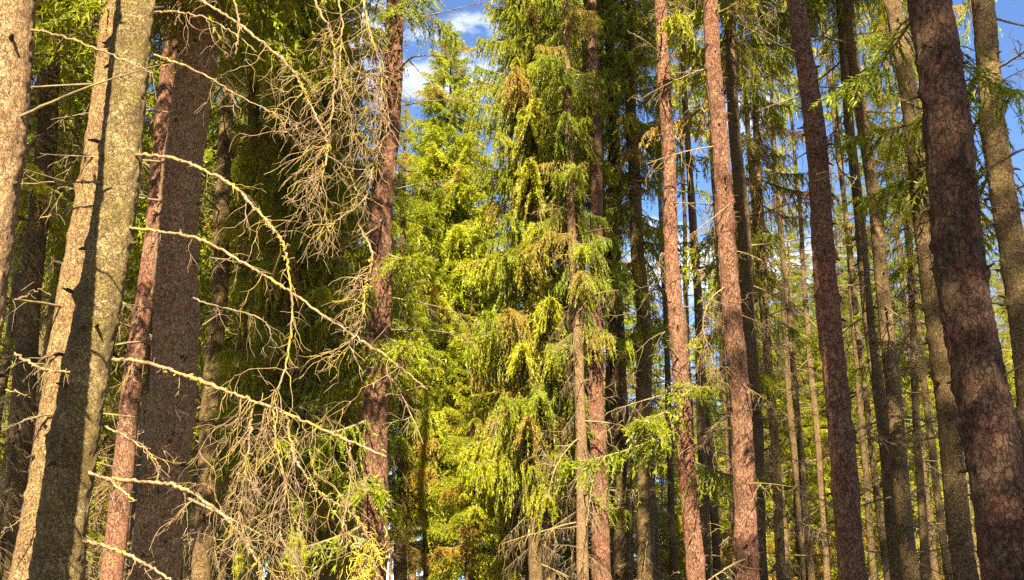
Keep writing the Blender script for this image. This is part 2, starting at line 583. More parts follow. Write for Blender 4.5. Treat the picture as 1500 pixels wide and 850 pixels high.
def lichen_crust(mb, P, t, half, size, r, mat=1):
    """Crumbly lichen hugging a stretch of a branch, with a few short beards."""
    n = len(P)
    for i in range(int(16 * half / 0.05)):
        k = np.clip(t + r.normal(0, half), 0.01, 0.98) * (n - 1)
        k0 = int(k)
        p = P[k0] + (P[min(k0 + 1, n - 1)] - P[k0]) * (k - k0) + r.normal(0, size * 0.16, 3)
        d = unit(r.normal(0, 1, 3) + np.array([0, 0, -0.35]))
        l = size * r.uniform(0.15, 0.45)
        mb.tube([p, p + d * l * 0.5 + r.normal(0, l * 0.2, 3), p + d * l + r.normal(0, l * 0.3, 3)], [0.0035, 0.0035, 0.001], 4, mat)


def beard(mb, p, size, r, mat=1, n=60):
    for i in range(n):
        q = [p + r.normal(0, size * 0.3, 3)]
        d = unit(r.normal(0, 1, 3) + np.array([0, 0, -0.8]))
        for j in range(4):
            d = unit(d + r.normal(0, 0.5, 3) + np.array([0, 0, -0.25]))
            q.append(q[-1] + d * size * 0.16)
        mb.tube(q, [0.003, 0.0028, 0.0025, 0.002, 0.001], 3, mat)


def hero_branch(tree, pts, r0, r1, groups=(), seed=0, tufts=(), mat=None, ns=7):
    """A named dead branch: pts are (px, py, Y); groups are (t0, t1, count, length, direction, order)."""
    r = np.random.default_rng(900 + seed)
    W = [at(*p) for p in pts]
    P = smooth(W, 14 * (len(W) - 1) + 2)
    n = len(P)
    P = P + r.normal(0, 0.0034, P.shape)
    mb = MB()
    rad = 0.80 * np.linspace(r0, r1, n) * (1 + 0.30 * vnoise(np.stack([np.arange(n) * 0.45, np.zeros(n), np.full(n, seed * 3.3)], 1), seed))
    mb.tube(P, rad, ns, 0)
    for (t0, t1, cnt, L, d, order) in groups:
        for i in range(int(cnt * 0.8 + 0.9)):
            t = r.uniform(t0, t1) * (n - 1)
            k = min(int(t), n - 2)
            p = P[k] + (P[k + 1] - P[k]) * (t - k)
            dd = np.array(d, float) + r.normal(0, 0.38, 3)
            twigs(mb, p, dd, L * r.uniform(0.5, 1.25), 0.0027 if order else 0.0024, r, order)
    # stubs and lumps along the stem
    for i in range(n // 3):
        k = r.integers(1, n - 1)
        twigs(mb, P[k], r.normal(0, 1, 3), r.uniform(0.015, 0.06), 0.003, r, 0, ns=4)
    for t, s in tufts:
        if s > 0.1:
            beard(mb, P[int(t * (n - 1))], s, r)
        else:
            lichen_crust(mb, P, t, 0.04, s, r)
    me = mb.mesh('dead_branch', [mat or M_TWIG, M_LICHEN])
    inv = tree.matrix_world.inverted()
    me.transform(inv)
    return link('dead_branch', me, tree)


def generic_dead(seed, mat, order=1, dense=9, droop=0.25):
    r = np.random.default_rng(seed)
    t = np.linspace(0, 1, 14)
    P = np.stack([t, 0.10 * np.sin(t * 3 + r.uniform(0, 6)) * t + r.normal(0, 0.006, 14), -droop * t * (0.5 + r.uniform(0, 0.7) * t) + r.uniform(-0.1, 0.25) * t], 1)
    mb = MB()
    mb.tube(P, np.linspace(0.011, 0.003, 14), 5, 0)
    for i in range(dense):
        k = r.integers(2, 13)
        s = 1 if r.uniform() < 0.5 else -1
        twigs(mb, P[k], unit([0.6, s * 0.8, r.uniform(-0.5, 0.1)]), r.uniform(0.15, 0.42), 0.0045, r, order, 0.13, 0.2, 2)
    return mb.mesh('dead_branch', [mat])


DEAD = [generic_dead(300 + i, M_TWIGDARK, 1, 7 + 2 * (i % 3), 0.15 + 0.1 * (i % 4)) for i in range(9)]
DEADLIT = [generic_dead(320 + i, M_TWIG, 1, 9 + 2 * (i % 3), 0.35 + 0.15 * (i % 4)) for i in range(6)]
SNAPPED = [generic_dead(340 + i, M_TWIGDARK, 0, 2, 0.1) for i in range(5)]


def add_dead(tree, n, z0, z1, L0, L1, rb, H, seed, pool):
    r = np.random.default_rng(seed)
    z = z0
    for i in range(n):
        z = z0 + (z1 - z0) * (i + r.uniform(0, 1)) / n
        o = link('dead_branch', pool[r.integers(len(pool))], tree)
        a = r.uniform(0, 6.283)
        rr = float(trunk_radius(np.array(z), rb, H)) * 0.8
        o.location = (math.cos(a) * rr, math.sin(a) * rr, z)
        o.rotation_euler = (r.uniform(-0.5, 0.5), r.uniform(-0.35, 0.35), a)
        s = r.uniform(L0, L1)
        o.scale = (s, s, s)


LEAFY = []
for _i in range(4):
    _m = MB()
    for _k in range(1):
        tri_, tv_, tq_ = POOL_N[_i]
        _m.tris(tri_, 0, 0.35)
        _m.quads(tv_, tq_, 1)
    LEAFY.append(_m.mesh('bough', [M_NEEDLE, M_TWIGDARK]))


def add_boughs(tree, items):
    """Live boughs low on a stem: (z, azimuth deg, length)."""
    for i, (z, a, L) in enumerate(items):
        o = link('bough', LEAFY[i % len(LEAFY)], tree)
        o.location = (0, 0, z)
        o.rotation_euler = (0, R(6), R(a))
        o.scale = (L, L, L)


# ------------------------------------------------------------------ the named trees
from mathutils import Vector, Matrix


def stand(name, label, xt, xb, Y, w, H, kind='spruce', mat=None, crown=None, detail=2, seed=0, group=None, cscale=1.0, ymid=425):
    """A tree whose stem runs from photo x=xt at the top edge to x=xb at the bottom edge, w photo pixels wide half way."""
    a, b = at(xb, 850, Y), at(xt, 0, Y)
    ax = unit(b - a)
    base = a - ax * (a[2] / ax[2])
    mid = a + (b - a) * 0.5
    r_mid = 0.5 * w * cam_depth(mid) / F
    tr = trunk_radius(np.array([min(mid[2], 0.55 * H)]), 1.0, H)[0]
    rb = r_mid / tr
    t = thing(name, label, 'tree', group)
    q = Vector((0, 0, 1)).rotation_difference(Vector(ax))
    t.matrix_world = Matrix.Translation(Vector(base)) @ q.to_matrix().to_4x4() @ Matrix.Rotation(seed * 1.7, 4, 'Z')
    m = mat or (M_PINE if kind == 'pine' else M_SPRUCE)
    link('trunk', trunk_mesh('trunk', rb, H, m, 500 + seed, detail, kind), t)
    if crown:
        k, i = crown
        c = link('crown', CROWN[k][i], t)
        h0 = {'high': 22.0, 'low': 21.0, 'droop': 21.0, 'far': 21.5, 'farlow': 21.5, 'gap': 21.0, 'gaptall': 21.0, 'thick': 24.0, 'pine': 23.0}[k]
        c.scale = (cscale, cscale, H / h0)
    t['rb'] = rb
    bpy.context.view_layer.update()
    return t


G_LEFT = 'near trees left of the opening'
G_RIGHT = 'near trees right of the opening'
T = {}
T['edge'] = stand('spruce_tree', 'sunlit pinkish spruce trunk cut off by the left edge of the picture', 18, -104, 4.5, 78, 22, mat=M_SMOOTH, crown=('high', 0), cscale=0.6, seed=1, group=G_LEFT)
T['front'] = stand('spruce_tree', 'stout lichened spruce with a bright sun strip, bearing the long curved dead branches', 199, 87, 5.8, 61, 22, mat=M_MOSSY, crown=('high', 1), cscale=0.65, seed=2, group=G_LEFT)
T['behind'] = stand('spruce_tree', 'smooth tan spruce trunk half hidden behind the stout lichened spruce', 172, 44, 7.2, 46, 21, mat=M_TAN, crown=('high', 2), cscale=0.6, seed=3, group=G_LEFT)
T['thick'] = stand('spruce_tree', 'thick brown shaded spruce beside the sun-striped lichened spruce', 300, 222, 7.6, 60, 24, mat=M_WARM, crown=('thick', 0), cscale=1.0, seed=4, group=G_LEFT)
T['orange'] = stand('pine_tree', 'slender orange barked pine seen between two stout brown spruces', 256, 166, 10.7, 26, 23, 'pine', crown=('pine', 0), detail=1, seed=5, group=G_LEFT)
T['farleft'] = stand('spruce_tree', 'dark shaded spruce behind the leftmost trunks, dull green boughs hanging from it', 90, 2, 11.5, 30, 21, crown=('low', 2), detail=1, seed=6, group=G_LEFT, cscale=1.3)
T['l7'] = stand('spruce_tree', 'thin dark spruce just right of the thick brown spruce', 340, 296, 12.5, 22, 21, crown=('high', 2), detail=1, seed=7, group=G_LEFT)
T['l8'] = stand('spruce_tree', 'second thin dark spruce right of the thick brown spruce, deeper in', 380, 336, 14.5, 20, 21, crown=('low', 0), detail=1, seed=8, group=G_LEFT)
T['dark'] = stand('spruce_tree', 'dark dense spruce in full shade behind the tangle of dead twigs', 452, 408, 12.0, 30, 15, crown=('droop', 1), detail=1, seed=9, group=G_LEFT, cscale=0.46)
T['dark2'] = stand('spruce_tree', 'dark bushy spruce close behind the red barked trunk with sunlit patches', 500, 470, 14.5, 24, 12, crown=('droop', 2), detail=1, seed=10, group=G_LEFT, cscale=0.42)
T['red'] = stand('pine_tree', 'red barked trunk with sunlit upper stem at the left edge of the opening', 577, 541, 11.8, 32, 23, 'pine', mat=M_REDBROWN, crown=('pine', 1), detail=2, seed=11, group=G_LEFT, cscale=0.45)
T['redgreen'] = stand('spruce_tree', 'bright green spruce hugging the right side of the red sunlit trunk', 594, 588, 23.0, 11, 13.5, crown=('gap', 1), detail=1, seed=12, group=G_LEFT, cscale=0.62)
# the opening
T['gap'] = stand('spruce_tree', 'yellow green sunlit spruce whose pointed top ends below the bright sky gap', 660, 654, 27, 9, 18.0, crown=('gaptall', 0), detail=1, seed=13, cscale=1.15)
T['gap2'] = stand('spruce_tree', 'smaller sunlit spruce left of the pointed spruce in the opening', 626, 626, 30, 8, 16.0, crown=('gap', 1), detail=1, seed=14, cscale=0.6)
T['gap3'] = stand('spruce_tree', 'sunlit drooping spruce low in the opening below the pointed spruce', 694, 690, 22.5, 9, 8.2, crown=('gap', 1), detail=1, seed=15, cscale=0.62)
# centre
T['lit'] = stand('spruce_tree', 'slim pale stemmed spruce carrying yellow green drooping boughs, right of the opening', 827, 857, 17.5, 13, 23, mat=M_SMOOTH, crown=('low', 1), detail=1, seed=16, group=G_RIGHT, cscale=0.6)
T['lit2'] = stand('spruce_tree', 'broad green spruce bordering the sky gap, its boughs lit from the front', 778, 786, 19.5, 14, 24, crown=('droop', 1), detail=1, seed=17, group=G_RIGHT, cscale=0.78)
T['c1'] = stand('spruce_tree', 'dark trunk close right of the opening, under the lit drooping boughs', 800, 806, 21.0, 13, 22, crown=('low', 1), detail=1, seed=18, group=G_RIGHT)
T['c2'] = stand('pine_tree', 'reddish trunk just right of the slim pale stemmed spruce', 868, 880, 18.0, 20, 23, 'pine', crown=('pine', 0), detail=1, seed=19, group=G_RIGHT, cscale=0.7)
T['c3'] = stand('spruce_tree', 'brown spruce stem left of a tall narrow blue slit of sky', 893, 914, 20.0, 21, 22, crown=('high', 1), detail=1, seed=20, group=G_RIGHT)
T['c4'] = stand('spruce_tree', 'brown spruce stem right of a tall narrow blue slit of sky', 922, 952, 19.0, 20, 22, crown=('low', 2), detail=1, seed=21, group=G_RIGHT, cscale=0.75)
T['pink'] = stand('pine_tree', 'slender pink barked pine with sunlit flaky stem, centre right', 964, 1016, 12.5, 21, 23, 'pine', crown=('pine', 1), detail=2, seed=22, group=G_RIGHT, cscale=0.6)
T['twin'] = stand('pine_tree', 'rugged sunlit reddish trunk with a lit left side, hanging twigs beside it', 1043, 1096, 11.0, 27, 23, 'pine', crown=('pine', 0), detail=2, seed=23, group=G_RIGHT, cscale=0.6)
T['twin2'] = stand('spruce_tree', 'pale lit spruce stem touching the rugged reddish trunk', 1068, 1116, 12.2, 20, 21, crown=('high', 0), detail=1, seed=24, group=G_RIGHT, cscale=0.7)
T['thin'] = stand('spruce_tree', 'thin dark straight stem right of the rugged reddish trunk', 1098, 1144, 13.5, 11, 20, crown=('low', 1), detail=1, seed=25, group=G_RIGHT, cscale=0.7)
T['mid'] = stand('pine_tree', 'tall clean red brown pine in the middle of the right side, small dark knots', 1167, 1256, 9.2, 32, 23, 'pine', crown=('pine', 1), detail=2, seed=26, group=G_RIGHT)
T['pa'] = stand('spruce_tree', 'left one of two close dark olive stems with rim light', 1227, 1314, 12.6, 16, 21, crown=('high', 2), detail=1, seed=27, group=G_RIGHT, cscale=0.7)
T['pb'] = stand('spruce_tree', 'right one of two close dark olive stems with rim light', 1244, 1338, 12.2, 20, 22, crown=('high', 1), detail=1, seed=28, group=G_RIGHT, cscale=0.7)
T['slim'] = stand('spruce_tree', 'very slim olive stem between the two close stems and the grey brown spruce', 1318, 1354, 15.0, 9, 17, crown=('low', 2), detail=1, seed=29, group=G_RIGHT, cscale=0.6)
T['grey'] = stand('spruce_tree', 'grey brown spruce leaning just left of the thick dark red pine', 1308, 1421, 9.4, 28, 22, crown=('high', 0), detail=2, seed=30, group=G_RIGHT, cscale=0.55)
T['big'] = stand('pine_tree', 'thick dark red pine with plated bark near the right edge', 1357, 1484, 6.7, 69, 25, 'pine', mat=M_DARKPINE, crown=('pine', 0), detail=2, seed=31, group=G_RIGHT)
T['right'] = stand('spruce_tree', 'shaded brown trunk cut by the right edge of the picture', 1440, 1543, 8.6, 38, 22, crown=('high', 2), detail=2, seed=32, group=G_RIGHT, cscale=0.7)

# dead lower branches, individual parts
for key, n, z0, z1, L0, L1, pool in [
    ('edge', 5, 1.6, 5.5, 0.4, 0.9, SNAPPED), ('behind', 9, 1.6, 6.5, 0.4, 1.0, SNAPPED), ('thick', 16, 1.6, 8, 0.5, 1.3, DEAD),
    ('orange', 8, 2, 9, 0.4, 0.9, SNAPPED), ('farleft', 22, 1.5, 8, 0.7, 1.5, DEAD), ('l7', 26, 1.5, 9, 0.7, 1.5, DEAD),
    ('l8', 26, 1.5, 9, 0.7, 1.5, DEAD), ('dark', 26, 1.5, 9, 0.7, 1.6, DEAD), ('dark2', 26, 1.5, 9, 0.7, 1.5, DEAD),
    ('red', 14, 2, 10, 0.6, 1.4, DEAD), ('c1', 24, 1.5, 9, 0.7, 1.5, DEAD), ('c2', 12, 1.5, 9, 0.5, 1.2, DEAD),
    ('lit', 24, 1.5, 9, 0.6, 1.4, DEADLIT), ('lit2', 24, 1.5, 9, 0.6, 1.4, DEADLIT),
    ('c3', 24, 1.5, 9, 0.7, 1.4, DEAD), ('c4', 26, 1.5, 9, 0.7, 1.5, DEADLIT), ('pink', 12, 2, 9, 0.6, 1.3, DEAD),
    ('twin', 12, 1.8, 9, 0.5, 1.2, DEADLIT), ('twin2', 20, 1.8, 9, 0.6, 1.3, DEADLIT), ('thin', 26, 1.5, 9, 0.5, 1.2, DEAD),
    ('mid', 10, 1.8, 8, 0.3, 0.8, SNAPPED), ('pa', 28, 1.5, 9, 0.6, 1.4, DEAD), ('pb', 28, 1.5, 9, 0.6, 1.4, DEAD),
    ('slim', 26, 1.5, 9, 0.5, 1.1, DEAD), ('grey', 14, 1.6, 8, 0.4, 1.0, DEAD), ('big', 5, 2.5, 6, 0.5, 1.0, SNAPPED), ('right', 14, 1.6, 7, 0.5, 1.2, DEAD)]:
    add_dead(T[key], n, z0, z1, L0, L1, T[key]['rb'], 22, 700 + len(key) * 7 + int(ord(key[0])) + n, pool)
for t_ in T.values():
    del t_['rb']

# ------------------------------------------------------------------ the long lichened dead branches in front
f = T['front']
dn = (0.1, 0, -1.0)
hero_branch(f, [(200, 227, 5.75), (250, 231, 5.55), (300, 250, 5.4), (345, 275, 5.3), (385, 318, 5.2), (412, 352, 5.15), (420, 380, 5.12), (428, 450, 5.1), (420, 530, 5.08), (400, 590, 5.05)], 0.014, 0.005,
            [(0.15, 0.6, 9, 0.35, (0.4, 0, -0.9), 1), (0.6, 1.0, 7, 0.22, (0, 0, -1), 1), (0.9, 1.0, 10, 0.5, (-0.1, 0, -1), 2)], 1, [(0.44, 0.035), (0.5, 0.045), (0.6, 0.05)])
hero_branch(f, [(190, 334, 5.75), (240, 340, 5.6), (295, 352, 5.45), (360, 387, 5.3), (420, 424, 5.2), (480, 466, 5.1), (540, 505, 5.0), (590, 540, 4.95), (625, 572, 4.92)], 0.013, 0.003,
            [(0.1, 0.9, 9, 0.25, dn, 1), (0.86, 0.87, 1, 0.75, (-0.1, 0, -1), 1)], 2, [(0.8, 0.02)])
hero_branch(f, [(165, 526, 5.75), (215, 532, 5.6), (285, 555, 5.4), (350, 580, 5.25), (420, 606, 5.1), (490, 637, 5.0), (566, 670, 4.92)], 0.015, 0.006,
            [(0.5, 0.66, 12, 0.55, (-0.15, 0, -1), 2), (0.55, 0.9, 8, 0.5, (0.05, 0, -1), 2), (0.05, 0.5, 6, 0.2, dn, 1)], 3, [(0.3, 0.05), (0.36, 0.05), (0.42, 0.045), (0.5, 0.03)])
hero_branch(f, [(150, 700, 5.7), (205, 705, 5.45), (260, 713, 5.3), (310, 742, 5.2), (350, 780, 5.12), (378, 825, 5.1), (390, 870, 5.1)], 0.013, 0.007,
            [(0.3, 1, 18, 0.4, (0.3, 0, -0.7), 2)], 4, [(0.7, 0.05), (0.85, 0.06)])
hero_branch(f, [(128, 692, 5.75), (160, 704, 5.5), (200, 735, 5.4)], 0.014, 0.006, [(0.4, 1, 5, 0.2, dn, 1)], 5, [(0.3, 0.03)])
hero_branch(f, [(122, 792, 5.75), (160, 802, 5.5), (205, 822, 5.4), (250, 850, 5.3), (280, 880, 5.3)], 0.014, 0.006, [(0.2, 1, 7, 0.25, dn, 1)], 6)
hero_branch(f, [(155, 625, 5.75), (185, 640, 5.55), (215, 660, 5.5), (235, 685, 5.45)], 0.009, 0.003, [(0.3, 1, 7, 0.2, dn, 1)], 7)
# upper tangle, branches coming down from above the frame
hero_branch(f, [(222, -60, 5.7), (280, -10, 5.5), (345, 32, 5.35), (400, 75, 5.25), (432, 108, 5.2), (455, 155, 5.15), (480, 212, 5.1), (470, 262, 5.08)], 0.013, 0.006,
            [(0.55, 1.0, 20, 0.42, (-0.55, 0, -0.6), 2), (0.85, 1.0, 16, 0.35, (-0.6, 0, -0.7), 2), (0.2, 0.6, 9, 0.35, (0.3, 0, -0.8), 1)], 8, [(0.7, 0.04), (0.9, 0.05)])
hero_branch(f, [(420, -90, 5.2), (455, -10, 5.2), (485, 50, 5.15), (490, 110, 5.12), (486, 170, 5.1), (476, 230, 5.1)], 0.011, 0.004,
            [(0.3, 1.0, 14, 0.35, (-0.5, 0, -0.8), 2)], 9, [(0.95, 0.05)])
hero_branch(f, [(510, -100, 5.0), (530, -10, 5.0), (543, 50, 5.0), (556, 95, 5.0), (560, 150, 5.0), (556, 205, 5.0)], 0.010, 0.003,
            [(0.2, 0.75, 26, 0.5, (-0.22, 0, -1), 2), (0.55, 1.0, 12, 0.35, (-0.35, 0, -0.9), 2)], 10)
hero_branch(f, [(335, -80, 5.2), (342, -10, 5.2), (350, 40, 5.2), (345, 78, 5.2)], 0.008, 0.005, [(0.1, 0.9, 3, 0.2, dn, 0)], 11)
hero_branch(f, [(225, 18, 5.7), (262, 18, 5.5), (320, 35, 5.4), (376, 75, 5.3)], 0.010, 0.003, [(0.2, 1, 8, 0.3, (0.3, 0, -0.9), 1)], 12)
hero_branch(f, [(228, 80, 5.7), (290, 105, 5.45), (350, 140, 5.3), (428, 180, 5.2)], 0.009, 0.003, [(0.2, 1, 10, 0.3, (0.2, 0, -0.9), 1)], 13)
hero_branch(f, [(470, -60, 5.2), (500, 20, 5.2), (498, 90, 5.15), (500, 160, 5.1)], 0.008, 0.003, [(0.2, 1, 16, 0.45, (-0.2, 0, -1), 2)], 14)
# lower hanging masses and mid right curls
hero_branch(f, [(525, 330, 5.05), (545, 372, 5.05), (535, 420, 5.05), (530, 470, 5.03), (505, 520, 5.0)], 0.007, 0.004, [(0.3, 1.0, 34, 0.26, (-0.8, 0, -0.35), 1)], 15, [(0.3, 0.05), (0.5, 0.06)])
hero_branch(f, [(420, 606, 5.1), (428, 660, 5.08), (450, 700, 5.06), (480, 730, 5.05), (515, 752, 5.04), (540, 790, 5.03), (548, 840, 5.03)], 0.009, 0.003,
            [(0.1, 1.0, 16, 0.35, (-0.25, 0, -0.9), 2)], 16, [(0.35, 0.04), (0.5, 0.05), (0.7, 0.04)])
hero_branch(f, [(400, 590, 5.05), (405, 650, 5.05), (418, 720, 5.05), (412, 790, 5.05), (440, 860, 5.05)], 0.007, 0.004,
            [(0.05, 0.8, 28, 0.42, (-0.35, 0, -0.9), 2)], 17, [(0.9, 0.06)])
hero_branch(f, [(370, 600, 5.05), (362, 670, 5.05), (352, 740, 5.05), (345, 800, 5.05)], 0.006, 0.003, [(0.0, 0.9, 24, 0.3, (0.1, 0, -1), 2)], 18)
hero_branch(f, [(512, 645, 5.0), (515, 690, 5.0), (505, 750, 5.0), (500, 800, 5.0)], 0.006, 0.003, [(0.1, 0.9, 5, 0.2, dn, 1)], 19, [(0.25, 0.03)])
hero_branch(f, [(548, 800, 5.0), (535, 815, 5.0), (528, 850, 5.0)], 0.008, 0.006, [(0, 1, 10, 0.16, dn, 1)], 20, [(0.2, 0.11), (0.5, 0.12), (0.8, 0.12)])
hero_branch(f, [(570, 180, 5.0), (548, 240, 5.0), (535, 290, 5.0), (500, 318, 5.0), (470, 335, 5.0)], 0.006, 0.002, [(0.1, 1, 18, 0.26, (-0.5, 0, -0.7), 1)], 21)
# shorter dead branches on the left
hero_branch(f, [(80, 268, 5.6), (125, 267, 5.68), (170, 267, 5.75)], 0.004, 0.006, [], 22)
hero_branch(f, [(165, 268, 5.72), (100, 266, 5.6), (20, 270, 5.5)], 0.006, 0.003, [(0.2, 1, 3, 0.12, (0, 0, 1), 0)], 23)
hero_branch(f, [(136, 302, 5.75), (100, 307, 5.6), (60, 320, 5.5)], 0.007, 0.004, [(0.3, 1, 2, 0.15, dn, 0)], 24)
e = T['edge']
hero_branch(e, [(10, 38, 4.5), (50, 44, 4.48), (95, 55, 4.47), (150, 75, 4.44), (225, 108, 4.4)], 0.010, 0.004, [(0.3, 1, 2, 0.06, dn, 0)], 25)
hero_branch(e, [(-50, 470, 4.9), (-5, 500, 4.75), (40, 530, 4.65), (70, 543, 4.62), (102, 545, 4.6)], 0.010, 0.006, [(0.3, 1, 4, 0.08, dn, 0)], 26)
hero_branch(e, [(-60, 560, 4.9), (0, 570, 4.7), (42, 578, 4.65)], 0.007, 0.003, [], 27)
hero_branch(e, [(-60, 440, 4.9), (0, 437, 4.7), (30, 436, 4.65), (68, 420, 4.6)], 0.006, 0.002, [(0.3, 1, 3, 0.12, (0, 0, 0.4), 0)], 28)
hero_branch(T['behind'], [(86, 606, 7.1), (50, 612, 7.0), (4, 630, 6.9)], 0.012, 0.005, [(0.4, 1, 3, 0.12, (0, 0, -0.4), 0)], 29, mat=M_TWIGDARK)
hero_branch(T['behind'], [(60, 741, 7.1), (30, 762, 6.9), (2, 780, 6.8)], 0.006, 0.003, [(0.2, 1, 2, 0.12, dn, 0)], 30)
# right side limbs
hero_branch(T['big'], [(1425, 265, 6.6), (1460, 240, 6.3), (1500, 218, 6.1)], 0.013, 0.009, [(0.2, 1, 3, 0.12, (0.5, 0, 0.4), 0)], 31, mat=M_TWIGDARK)
hero_branch(T['big'], [(1350, 160, 6.7), (1330, 150, 6.5), (1315, 146, 6.45)], 0.013, 0.008, [], 32, mat=M_TWIGDARK)
hero_branch(T['red'], [(585, 100, 11.7), (605, 84, 11.5), (640, 82, 11.3), (672, 84, 11.2)], 0.02, 0.006, [(0.3, 1, 6, 0.3, (0.6, 0, 0.2), 1)], 33, mat=M_TWIGDARK)
hero_branch(T['red'], [(590, 30, 11.7), (640, 20, 11.4), (706, 4, 11.2)], 0.016, 0.005, [(0.1, 1, 16, 0.4, (0.5, 0, 0.1), 1)], 34, mat=M_TWIGDARK)
hero_branch(T['red'], [(592, 155, 11.7), (630, 148, 11.4), (690, 146, 11.2)], 0.012, 0.004, [(0.3, 1, 6, 0.3, (0.6, 0, -0.2), 1)], 35, mat=M_TWIGDARK)
hero_branch(T['red'], [(600, 90, 11.6), (640, 130, 11.3), (670, 145, 11.2)], 0.010, 0.004, [(0.3, 1, 4, 0.25, (0.6, 0, -0.2), 1)], 36, mat=M_TWIGDARK)
hero_branch(T['pink'], [(968, 80, 12.4), (945, 60, 12.1), (918, 45, 12.0)], 0.016, 0.007, [(0.2, 1, 5, 0.3, (-0.4, 0, 0.4), 1)], 37, mat=M_TWIGDARK)
hero_branch(T['pink'], [(985, 430, 12.3), (978, 380, 12.0), (968, 372, 11.9), (964, 395, 11.9)], 0.008, 0.003, [(0.3, 1, 16, 0.3, (0.0, 0, -1), 1)], 38)
hero_branch(T['twin'], [(1062, 420, 10.9), (1040, 440, 10.6), (1030, 480, 10.5), (1045, 530, 10.5)], 0.009, 0.004, [(0.1, 1, 34, 0.5, (0.1, 0, -1), 2)], 39)
hero_branch(T['twin'], [(1068, 300, 10.9), (1030, 330, 10.6), (1010, 345, 10.5)], 0.008, 0.003, [(0.3, 1, 9, 0.35, (-0.2, 0, -1), 1)], 40)
hero_branch(T['lit'], [(845, 460, 17.2), (870, 432, 16.9), (905, 425, 16.7)], 0.016, 0.008, [(0.2, 1, 18, 0.5, (0.2, 0, -1), 1)], 41)
hero_branch(T['thick'], [(262, 420, 7.4), (290, 440, 7.2), (380, 466, 7.0), (400, 500, 7.0)], 0.010, 0.004, [(0.3, 1, 10, 0.3, (0.4, 0, -0.6), 1)], 42, mat=M_TWIGDARK)
hero_branch(T['thick'], [(205, 660, 7.3), (212, 590, 7.1), (235, 560, 7.0), (225, 600, 6.95), (205, 650, 6.95)], 0.007, 0.004, [(0.4, 1, 22, 0.32, (-0.1, 0, -1), 1)], 43)

# live boughs hanging into the top corners
add_boughs(T['right'], [(5.6, 200, 1.5), (6.0, 240, 1.6), (6.5, 215, 1.6), (6.2, 280, 1.4)])
add_boughs(T['lit'], [(9.4, 330, 1.5), (9.9, 290, 1.4), (10.6, 350, 1.5), (8.3, 20, 1.3), (11.2, 300, 1.3), (6.2, 340, 1.4), (4.6, 320, 1.3), (7.2, 250, 1.3), (3.4, 290, 1.3)])
add_boughs(T['red'], [(2.4, 200, 1.3), (3.0, 280, 1.2), (3.6, 240, 1.4), (4.2, 190, 1.5), (4.6, 300, 1.3), (5.2, 250, 1.3), (5.6, 315, 1.2), (5.8, 200, 1.4), (4.9, 60, 1.2), (3.3, 130, 1.3), (8.6, 250, 1.3), (8.9, 300, 1.2), (9.3, 200, 1.5), (9.2, 40, 1.0)])
add_boughs(T['pink'], [(3.6, 200, 1.5), (3.9, 250, 1.3), (3.2, 330, 1.2), (4.2, 290, 1.1)])
add_boughs(T['big'], [(5.6, 250, 1.0), (5.9, 330, 1.1)])

# ------------------------------------------------------------------ the rest of the forest, tree by tree
placed = [np.array(t.matrix_world.translation)[:2] for t in T.values()]
fr = np.random.default_rng(2024)
ZONES = [
    (-9999, 560, 'left', {
        'm': ('slim shaded spruce among the crowded stems behind the lichened spruce and its dead twigs', 'shaded trees behind the left cluster'),
        'f': ('distant spruce glimpsed between the stems of the left cluster', 'distant trees behind the left cluster'),
        'p': ('distant orange stemmed pine glimpsed between the stems of the left cluster', 'distant pines behind the left cluster')}),
    (560, 745, 'gap', {
        'm': ('green spruce inside the opening', 'trees in the opening'),
        'f': ('far spruce closing the end of the opening, low behind the pointed spruce', 'far trees in the opening'),
        'p': ('far pine closing the end of the opening', 'far pines in the opening')}),
    (745, 1030, 'centre', {
        'm': ('shaded brown spruce stem standing behind the lit drooping boughs, left of the pink pine', 'shaded trees in the centre'),
        'f': ('distant spruce behind the crowded stems left of the pink pine', 'distant trees in the centre'),
        'p': ('distant reddish pine behind the crowded stems left of the pink pine', 'distant pines in the centre')}),
    (1030, 9999, 'right', {
        'm': ('slim olive brown spruce with bare dead twigs among the stems right of the rugged trunk', 'slim trees on the right'),
        'f': ('distant yellow green spruce glowing behind the stems on the right', 'distant trees on the right'),
        'p': ('distant pale pinkish pine stem lit behind the stems on the right', 'distant pines on the right')})]


